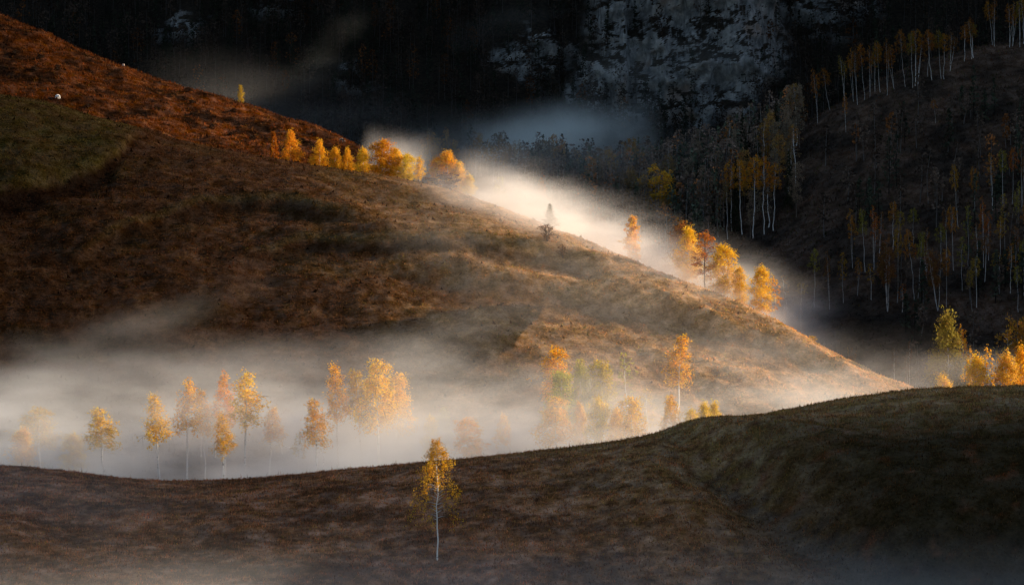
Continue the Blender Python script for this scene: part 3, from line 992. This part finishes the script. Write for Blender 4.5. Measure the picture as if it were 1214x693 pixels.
for i, (xt, yt, xb, yb_) in enumerate(low):
    c = lc[(i * 7 + i // 3) % 6]
    big = i in (12, 17)
    put('multi' if big else ('umbrella' if i % 4 else 'thin'), 880 + 0.275 * xt, 180 + 0.275 * yt, c, 24 if big else _pick.uniform(11, 17),
        lowl.get(i, 'slim white-trunked birch scattered on the dark lower right slope'), base=180 + 0.275 * yb_, pxb=880 + 0.275 * xb, hill=RH,
        group=None if i in lowl else 'birches scattered on the dark slope')

# --- the wood between the ridge and the cliffs
put('multi', 777, 193, (0.66, 0.38, 0.04), 44, 'large olive-gold tree with several stems in the dark wood', base=276, hill=RH)
for i, (px, yt, c) in enumerate([(868, 190, (0.42, 0.18, 0.02)), (880, 186, (0.46, 0.22, 0.02)), (893, 181, (0.5, 0.22, 0.02)), (906, 182, (0.46, 0.19, 0.02)), (917, 190, (0.42, 0.18, 0.02))]):
    put('umbrella', px, yt, c, 24, '%s of five rust-crowned birches grouped before the dark wood' % ('leftmost', 'second from left', 'middle', 'second from right', 'rightmost')[i],
        base=282 - abs(i - 2) * 4, hill=RH, group='rust-crowned birch group')
wr = np.random.default_rng(77)
n_w = 0
for _ in range(3000):
    if n_w >= 92:
        break
    px = wr.uniform(628, 948)
    lo = np.interp(px, [620, 700, 760, 850, 948], [240, 268, 290, 296, 262])
    hi = np.interp(px, [620, 700, 760, 850, 905, 948], [222, 238, 240, 218, 190, 160])
    b = wr.uniform(hi + 2, lo)
    p = hit(px, b, RH.h, 340, 500)
    if p is None:
        continue
    if any(abs(px - q[1]) < 1.8 and abs(q[0].location.y - p[1]) < 6 for q in TREES[-92:]):
        continue
    hm = wr.uniform(9.5, 15.5)
    yt = b - hm * FPX / p[1]
    k = wr.choice(['dim', 'dim', 'umbrella', 'thin', 'pine', 'dim'])
    c = {'pine': (0.03, 0.035, 0.02), 'dim': [(0.24, 0.18, 0.12), (0.36, 0.21, 0.06), (0.21, 0.175, 0.125)][wr.integers(3)],
         'umbrella': [(0.42, 0.20, 0.03), (0.30, 0.17, 0.04), (0.20, 0.14, 0.06)][wr.integers(3)], 'thin': [(0.34, 0.17, 0.04), (0.20, 0.13, 0.06)][wr.integers(2)]}[k]
    lab = {'pine': 'dark conifer among the bare trees of the wood below the cliff', 'dim': 'dim half bare tree in the dark wood below the cliff',
           'umbrella': 'slim rust-topped birch in the dark wood below the cliff', 'thin': 'thin pale-trunked birch in the dark wood below the cliff'}[k]
    put(k, px, yt, c, wr.uniform(14, 24) if k != 'pine' else wr.uniform(12, 17), lab, base=b, hill=RH, group={'pine': 'conifers of the dark wood', 'dim': 'half bare trees of the dark wood',
        'umbrella': 'rust-topped birches of the dark wood', 'thin': 'pale-trunked birches of the dark wood'}[k])
    n_w += 1
n_w = 0
for _ in range(2000):                       # misty far birches left of the wood
    if n_w >= 36:
        break
    px = wr.uniform(500, 640)
    b = wr.uniform(206, 224) + max(0, px - 600) * 0.2
    p = hit(px, b, RH.h, 380, 505)
    if p is None:
        continue
    hm = wr.uniform(8, 12.5)
    c = [(0.30, 0.17, 0.03), (0.24, 0.12, 0.02), (0.12, 0.08, 0.04)][wr.integers(3)]
    put('umbrella' if n_w % 3 else 'thin', px, b - hm * FPX / p[1], c, wr.uniform(10, 15), 'slim yellow-topped birch in the blue mist beyond the glowing ridge trees', base=b, hill=RH,
        group='misty birches beyond the ridge')
    n_w += 1

# --- dark shrubs dotted over the red upper slope
shr = [(18, 62), (47, 67), (42, 81), (68, 80), (105, 125), (228, 120), (230, 134), (278, 130), (252, 150), (275, 158), (222, 106), (372, 158), (358, 166), (300, 163)]
for i, (px, py) in enumerate(shr):
    p = hit(px, py + 3, UP.h, 338, 430)
    if p is None:
        continue
    lab = ['topmost dark shrub at the far left of the red slope', 'dark shrub highest above the white cow', 'dark shrub midway above the white cow', 'dark shrub close above the white cow',
           'dark shrub right of the white cow on the pasture edge', 'upper of two dark shrubs in the middle of the red slope', 'lower of two dark shrubs in the middle of the red slope',
           'dark shrub near the skyline right of the middle pair', 'dark shrub low on the red slope below the middle pair', 'dark shrub on the hill edge left of the dull orange tree',
           'small dark shrub above the middle pair', 'dark shrub above the yellow-orange dip tree', 'dark shrub right of the dense deep orange tree', 'dark shrub just left of the dull orange tree'][i]
    o = put('bush', px, py - _pick.uniform(2, 4), (0.035, 0.022, 0.014), _pick.uniform(8, 13), lab, Y=p[1], hill=UP, group='dark shrubs on the red slope')

# ------------------------------------------------------------------ cows
def make_cow(name, px, py, col, patch, yaw, label, sc=1.0, hill=UP):
    p = hit(px, py, hill.h, 338, 430)
    V = [(0, 0, 0.95), (0.5, 0, 1.0), (-0.5, 0, 0.98), (0.85, 0, 0.95), (1.1, 0, 0.62), (1.25, 0, 0.28), (1.36, 0, 0.12),
         (0.48, 0.2, 0.5), (0.5, 0.2, 0.04), (0.48, -0.2, 0.5), (0.56, -0.2, 0.04), (-0.58, 0.22, 0.55), (-0.62, 0.22, 0.04), (-0.58, -0.22, 0.55), (-0.55, -0.22, 0.04),
         (-0.78, 0, 0.98), (-0.84, 0, 0.5)]
    E = [(0, 1), (0, 2), (1, 3), (3, 4), (4, 5), (5, 6), (1, 7), (7, 8), (1, 9), (9, 10), (2, 11), (11, 12), (2, 13), (13, 14), (2, 15), (15, 16)]
    rd = [0.38, 0.34, 0.34, 0.22, 0.16, 0.15, 0.09, 0.11, 0.07, 0.11, 0.07, 0.14, 0.07, 0.14, 0.07, 0.06, 0.03]
    me = bpy.data.meshes.new(name)
    me.from_pydata(V, E, [])
    o = link(name, me)
    sk = o.modifiers.new('skin', 'SKIN')
    for i, r_ in enumerate(rd):
        me.skin_vertices[0].data[i].radius = (r_, r_ * 0.9)
    me.skin_vertices[0].data[0].use_root = True
    s = o.modifiers.new('sub', 'SUBSURF')
    s.levels = s.render_levels = 2
    t = NT(name + ' hide')
    tc = t.n('TexCoord').outputs['Object']
    c = t.mix(t.ramp(t.noise(tc, 1.7, 2), 0.52, 0.56), col, patch)
    t.link(t.n('BsdfDiffuse', {'Color': c}).outputs[0], 'Surface')
    o.data.materials.append(t.m)
    o.location = p - np.array([0, 0, 0.05])
    o.rotation_euler = (0, 0, yaw)
    o.scale = (sc, sc, sc)
    # ears and horns as children
    for s_ in (1, -1):
        Vt, Ft = tube([(1.22, 0.1 * s_, 0.42), (1.2, 0.2 * s_, 0.5), (1.22, 0.26 * s_, 0.6)], [0.035, 0.025, 0.008], 5)
        h = link('horn', new_mesh('horn', Vt, Ft, mats=[M_DBARK], attrs={'limb': np.ones(len(Vt))}), o)
    tag(o, label, 'cow')
    return o


make_cow('cow', 68, 117.5, (0.75, 0.72, 0.68), (0.7, 0.66, 0.6), R(-40), 'white cow grazing on the path above the green pasture', 0.62)
make_cow('cow', 146, 80, (0.55, 0.42, 0.33), (0.12, 0.06, 0.04), R(-60), 'brown and white cow just below the red skyline', 0.55)
make_cow('cow', 405, 168, (0.06, 0.045, 0.04), (0.4, 0.36, 0.3), R(-20), 'small dark cow on the orange slope above the dip trees', 0.5)

# ------------------------------------------------------------------ grass
def grass(name, hill, colf, n, xr, yr, hgt, wid, label, seed, tint=1.0, backy=2.5, var=0.4, bigc=0.8, bigh=1.5, bigw=2.2):
    r = np.random.default_rng(seed)
    x = r.uniform(*xr, n)
    y = r.uniform(*yr, n)
    _, t, yc = hill.raw(x, y)
    k = (np.abs(x) < 0.262 * y + 2) & (y < yc + backy)
    pn = fbm(x / 2.0, y / 2.0, 3, seed)
    k &= r.uniform(-0.6, 0.6, n) < pn + 0.1
    x, y, pn = x[k], y[k], pn[k]
    z = hill.h(x, y)
    n = len(x)
    c = colf(x, y) * r.uniform(1 - var, 1 + 1.3 * var, (n, 1)) * tint
    hue = r.uniform(0, 1, n) + 0.25 * fbm(x / 3, y / 2, 2, seed + 5)
    c = np.where((hue < 0.12)[:, None], c * np.array([1.25, 0.85, 0.65]), c)
    c = np.where((hue > 0.9)[:, None], c * np.array([0.85, 1.15, 0.6]), c)
    big = r.uniform(0, 1, n) < 0.02
    hh = hgt * r.uniform(0.5, 1.4, n) * np.where(big, bigh, 1)
    c[big] *= bigc
    ww = wid * r.uniform(0.6, 1.4, n) * np.where(big, bigw, 1)
    a = r.uniform(0, 6.28, n)
    ln = r.normal(0, 0.35, (n, 2)) * hh[:, None]
    b1 = np.c_[x - np.cos(a) * ww, y - np.sin(a) * ww, z - 0.04]
    b2 = np.c_[x + np.cos(a) * ww, y + np.sin(a) * ww, z - 0.04]
    tp = np.c_[x + ln[:, 0], y + ln[:, 1], z + hh]
    V = np.stack([b1, b2, tp], 1).reshape(-1, 3)
    me = new_mesh(name, V, np.arange(3 * n).reshape(n, 3), {'col': np.repeat(c, 3, axis=0)}, smooth=False, mats=[M_GRASS])
    return tag(link(name, me), label, 'grass', kind='stuff')


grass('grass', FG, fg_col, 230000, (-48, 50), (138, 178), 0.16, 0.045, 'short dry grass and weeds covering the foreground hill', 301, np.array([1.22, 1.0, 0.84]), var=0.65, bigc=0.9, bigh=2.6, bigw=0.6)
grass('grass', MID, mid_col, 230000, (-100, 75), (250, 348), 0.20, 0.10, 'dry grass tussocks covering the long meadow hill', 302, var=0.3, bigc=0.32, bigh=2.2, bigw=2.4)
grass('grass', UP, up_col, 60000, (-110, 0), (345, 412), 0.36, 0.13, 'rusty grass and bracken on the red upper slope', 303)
grass('grass', RH, rh_col, 60000, (20, 130), (310, 475), 0.45, 0.16, 'dark brown bracken on the wooded hillside', 304)

# ------------------------------------------------------------------ far-off woods as one mass
def far_wood(name, pts, seed, label, hrange=(8, 14), pale=1.0):
    r = np.random.default_rng(seed)
    Vs, Fs, Cs, off = [], [], [], 0
    for (x, y, z) in pts:
        H = r.uniform(*hrange)
        kind = r.uniform()
        w = H * r.uniform(0.13, 0.2)
        cm = pale
        if kind < 0.35:
            col = np.array((0.018, 0.022, 0.015)) * r.uniform(0.7, 1.4)
        elif kind < 0.96:
            col = np.array((0.035, 0.026, 0.02)) * r.uniform(0.5, 1.6)
        else:
            col = np.array((0.11, 0.045, 0.015)) * r.uniform(0.5, 1.2)
        V, F = tube([(x, y, z - 0.3), (x + r.normal(0, .2), y, z + H * 0.5), (x + r.normal(0, .3), y, z + H * 0.96)], [0.11, 0.08, 0.03], 3)
        Vs.append(V); Fs.append(F + off); off += len(V)
        Cs.append(np.tile(np.array((0.055, 0.052, 0.05)) * (pale ** 1.2 if kind > 0.35 else 0.3), (len(V), 1)))
        m = 80
        q = r.uniform(0.12 if kind < 0.35 else 0.32, 1, m)
        rr = w * ((1 - q) ** 0.8 + 0.05 if kind < 0.35 else np.sin(np.pi * (0.1 + 0.88 * (q - 0.3) / 0.7).clip(0, 1)) ** 0.7 + 0.05) * np.sqrt(r.uniform(0.05, 1, m))
        a = r.uniform(0, 6.28, m)
        C = np.c_[x + np.cos(a) * rr, y + np.sin(a) * rr, z + q * H]
        V, F = leaf_quads(C, r.uniform(0.35, 0.75, m), r, 0.1)
        Vs.append(V); Fs.append(F + off); off += len(V)
        Cs.append(np.repeat(cm * col[None, :] * r.uniform(0.5, 1.5, (m, 1)), 4, axis=0))
    me = new_mesh(name, np.concatenate(Vs), np.concatenate(Fs), {'col': np.concatenate(Cs)}, smooth=False, mats=[M_GRASS])
    return tag(link(name, me), label, 'forest', kind='stuff')


fr = np.random.default_rng(88)
pts = []
vis_i = np.where((mz > 6) & (mz < 99))[0]
vis_j = np.where(np.abs(mx) < 158)[0]
while len(pts) < 2300:
    i, j = fr.choice(vis_i), fr.choice(vis_j)
    c = cl[i, j]
    if fr.uniform() < c * 1.15 and not (c < 0.9 and fr.uniform() < 0.1):
        continue
    pts.append((MXg[i, j], MYg[i, j], MZ2[i, j]))
far_wood('forest', pts, 401, 'dark mass of bare trees and conifers covering the mountainside')
pts = []
while len(pts) < 420:
    x = fr.uniform(-60, 140)
    y = fr.uniform(455, 540)
    yc = np.interp(x, RH.cx, RH.cy)
    if y < yc + 2 or y > 540:
        continue
    pts.append((x, y, float(RH.h(x, y))))
far_wood('forest', pts, 402, 'dark trees on the back of the wooded hill under the cliff')

pts = []
while len(pts) < 720:
    x = fr.uniform(2, 66)
    y = fr.uniform(396, 462)
    yc = np.interp(x, RH.cx, RH.cy)
    if y > yc + 2 or x > 36 + (y - 396) * 0.45:
        continue
    pts.append((x, y, float(RH.h(x, y))))
far_wood('forest', pts, 403, 'grey-brown bare trees standing thickly in the wood behind the ridge', (8, 14), 4.0)

pts = []
while len(pts) < 210:
    x = fr.uniform(58, 125)
    y = fr.uniform(318, 425)
    if fbm(x / 14, y / 20, 2, 90) + 0.012 * (x - 85) < fr.uniform(-0.5, 0.35) or x < 46 + (y - 318) * 0.16:
        continue
    pts.append((x, y, float(RH.h(x, y))))
far_wood('forest', pts, 404, 'dim bare saplings standing thickly on the lower dark slope', (5, 11), 2.2)

# ------------------------------------------------------------------ fog
def fog(A, B, half, density, label, col=(1, 1, 1), g=0.3, nscale=0.06, stretch=(0.5, 1, 1.3), amp=1.0, vert='bell', pw=4.0, seed=0.0, step=0.35, upv=(0, 0, 1), soft=0.8, kz=2.5):
    A, B = Vector(A), Vector(B)
    ex = (B - A)
    Lx = ex.length / 2
    ex.normalize()
    ey = Vector(upv).cross(ex).normalized()
    ez = ex.cross(ey)
    me = bpy.data.meshes.new('fog')
    V = [(x, y, z) for z in (-1, 1) for y in (-1, 1) for x in (-1, 1)]
    me.from_pydata(V, [], [(0, 2, 3, 1), (4, 5, 7, 6), (0, 1, 5, 4), (2, 6, 7, 3), (0, 4, 6, 2), (1, 3, 7, 5)])
    o = link('fog', me)
    M = Matrix((ex, ey, ez)).transposed().to_4x4()
    M.translation = (A + B) / 2
    o.matrix_world = M @ Matrix.Diagonal((Lx, half[0], half[1], 1))
    t = NT('fog')
    tc = t.n('TexCoord').outputs['Object']
    s = t.n('SeparateXYZ', {0: tc})
    X, Yy, Zz = s.outputs

    def cap(v, n):
        return t.math('SUBTRACT', 1.0, t.math('POWER', t.math('ABSOLUTE', v), n), clamp=True)
    f = t.math('MULTIPLY', cap(X, pw), cap(Yy, 2.0))
    if vert == 'bell':
        q = t.math('MULTIPLY', t.math('EXPONENT', t.math('MULTIPLY', t.math('MULTIPLY', Zz, Zz), -kz)), cap(Zz, 4.0))
        f = t.math('MULTIPLY', f, q)
    else:                                   # lies on the ground, thins out upwards
        q = t.math('MULTIPLY', t.math('SUBTRACT', 1.0, Zz), 0.5, clamp=True)
        f = t.math('MULTIPLY', f, t.math('POWER', q, float(vert)))
    pos = t.n('NewGeometry').outputs['Position']
    mp = t.n('Mapping', {'Vector': pos, 'Location': (seed * 3.1, seed * 7.7, seed), 'Scale': stretch}).outputs[0]
    nz = t.noise(mp, nscale, 5, 0.62)
    v = t.math('ADD', nz, t.math('MULTIPLY', f, 1.0 - amp))
    v = t.ramp(v, 0.5 - 0.1 * soft, 0.5 + 0.35 * soft)
    d = t.math('MULTIPLY', t.math('MULTIPLY', v, f), density)
    pv = t.n('VolumePrincipled', {'Color': (*col, 1), 'Density': d, 'Anisotropy': g})
    t.link(pv.outputs[0], 'Volume')
    try:
        t.m.cycles.volume_step_rate = step
    except Exception:
        pass
    me.materials.append(t.m)
    return tag(o, label, 'fog', kind='stuff')


exec_fog = True
if exec_fog:
    # valley fog between the foreground crest and the meadow hill
    fog((-105, 257, -22), (58, 254, -21), (25, 13), 0.40, 'grey fog lying in the valley around the birches', col=(0.95, 0.975, 1.0), nscale=0.09, stretch=(0.5, 0.8, 1.4), vert=1.6, pw=8, amp=0.75, seed=1, step=0.25)
    # bright fog spilling over the ridge
    fog(at(530, 213, 340), at(960, 400, 303), (17, 8.5), 0.19, 'bright sunlit fog spilling along the back of the ridge', nscale=0.2, stretch=(0.45, 0.8, 1.1), amp=0.84, pw=5, seed=2, step=0.22)
    fog(at(425, 182, 354), at(520, 197, 354), (7, 6), 0.10, 'small bright fog puff behind the glowing ridge clump', nscale=0.16, amp=0.85, stretch=(1, 1, 1), pw=2, seed=3)
    fog(at(850, 352, 314), at(1000, 425, 303), (10, 4.0), 0.04, 'thinner tail of the bright fog at the low end of the ridge', nscale=0.13, stretch=(0.6, 0.8, 1.2), amp=0.75, pw=2, seed=12)
    fog(at(425, 182, 354), at(520, 197, 354), (7, 6), 0.10, 'small bright fog puff behind the glowing ridge clump', nscale=0.16, stretch=(1, 1, 1.0), amp=0.8, pw=2, seed=3)
    # thin veil drifting over the slope
    fog(at(560, 255, 322), at(930, 415, 292), (11, 6.5), 0.03, 'thin warm haze spilling over the crest onto the near slope', nscale=0.16, stretch=(0.45, 0.8, 1.2), amp=0.9, pw=3, seed=18)
    fog(at(470, 225, 322), at(700, 410, 268), (12, 6), 0.014, 'thin fog veil drifting down the middle of the slope', nscale=0.12, stretch=(0.5, 1, 1.5), amp=0.95, pw=2, seed=4)
    fog(at(610, 330, 290), at(1040, 470, 262), (12, 7), 0.009, 'thin sunlit veil over the right flank of the meadow hill', nscale=0.10, stretch=(0.5, 1, 1.5), amp=0.9, pw=3, seed=5)
    # blue mist below the cliffs
    fog(at(545, 178, 520), at(790, 145, 520), (16, 11), 0.075, 'blue mist pooled below the cliff', nscale=0.06, stretch=(0.8, 1, 1.2), amp=0.8, pw=2, seed=6, col=(0.92, 1, 0.98))
    fog(at(440, 190, 460), at(860, 215, 440), (45, 15), 0.005, 'faint blue mist among the far birches', nscale=0.05, amp=0.6, pw=3, seed=7, col=(0.92, 1, 0.98))
    fog(at(150, 100, 470), at(500, 150, 470), (25, 13), 0.004, 'faint mist behind the left skyline', nscale=0.05, amp=0.95, pw=2, seed=8)
    # mist at the right, among the trees behind the crest
    fog(at(1075, 430, 296), at(1300, 450, 282), (12, 3.8), 0.03, 'low mist among the orange birches at the right edge', nscale=0.09, amp=0.7, pw=4, seed=9)
    # mist low in front of the foreground hill
    fog((-70, 133, -23), (70, 133, -25.5), (16, 7.0), 0.03, 'grey mist at the foot of the foreground hill', nscale=0.09, stretch=(0.5, 1, 1.5), amp=0.85, pw=4, seed=10)
    fog(at(-120, 560, 160), at(300, 640, 146), (9, 5.5), 0.014, 'grey mist over the lower left of the foreground hill', nscale=0.09, amp=0.85, pw=2, seed=11)

    # wisps climbing the dark mountain
    fog(at(640, 95, 545), at(960, 70, 545), (8, 13), 0.009, 'thin blue haze drifting across the cliff', nscale=0.07, amp=0.9, pw=2, seed=13, col=(0.92, 1, 0.98))
    fog(at(520, 60, 540), at(700, -10, 540), (10, 7), 0.005, 'wisp of mist rising over the dark mountain left of the cliff', nscale=0.08, amp=0.95, pw=2, seed=14, col=(0.92, 1, 0.98))
    fog(at(330, 120, 500), at(430, 20, 520), (10, 6), 0.006, 'wisp of mist rising behind the red slope', nscale=0.08, amp=0.95, pw=2, seed=15, col=(0.92, 1, 0.98))
    fog(at(20, 430, 262), at(330, 330, 290), (8, 3.5), 0.014, 'low wisp of mist creeping up the left of the meadow hill', nscale=0.12, stretch=(0.5, 0.8, 1.2), amp=0.95, pw=2, seed=16)
    fog(at(430, 430, 262), at(700, 330, 292), (9, 4.0), 0.03, 'wisp of mist climbing the middle of the meadow hill', nscale=0.12, stretch=(0.5, 0.8, 1.2), amp=0.95, pw=2, seed=17)

# ------------------------------------------------------------------ light
world = bpy.data.worlds.new('World')
SC.world = world
world.use_nodes = True
wn = world.node_tree
wn.nodes.clear()
sky = wn.nodes.new('ShaderNodeTexSky')
sky.sky_type = 'NISHITA'
sky.sun_disc = False
sky.sun_elevation = SUN_EL
sky.sun_rotation = SUN_AZ
bg = wn.nodes.new('ShaderNodeBackground')
bg.inputs[1].default_value = 0.085
wo = wn.nodes.new('ShaderNodeOutputWorld')
wn.links.new(sky.outputs[0], bg.inputs[0])
wn.links.new(bg.outputs[0], wo.inputs[0])

sun = bpy.data.lights.new('sun', 'SUN')
sun.energy = 5.0
sun.angle = R(0.5)
sun.color = (1.0, 0.78, 0.54)
so = bpy.data.objects.new('sun', sun)
COL.objects.link(so)
so.rotation_euler = Vector(-SDIR).to_track_quat('-Z', 'Y').to_euler()
so.location = (200, 300, 200)

cam = bpy.data.cameras.new('camera')
co = bpy.data.objects.new('camera', cam)
COL.objects.link(co)
cam.sensor_width = 36
cam.lens = 18 / math.tan(R(HFOV / 2))
cam.clip_start = 0.5
cam.clip_end = 8000
co.location = (0, 0, 0)
co.rotation_euler = (R(90) + PITCH, 0, 0)
SC.camera = co

SC.view_settings.view_transform = 'Standard'
SC.view_settings.look = 'None'
SC.view_settings.exposure = 1.0
SC.view_settings.gamma = 1.0
cy = SC.cycles
cy.use_denoising = True
try:
    cy.denoiser = 'OPENIMAGEDENOISE'
except Exception:
    pass
cy.max_bounces = 6
cy.diffuse_bounces = 2
cy.transmission_bounces = 2
cy.transparent_max_bounces = 8
cy.volume_bounces = 4
cy.volume_step_rate = 1.0
cy.volume_max_steps = 256
cy.sample_clamp_indirect = 4.0
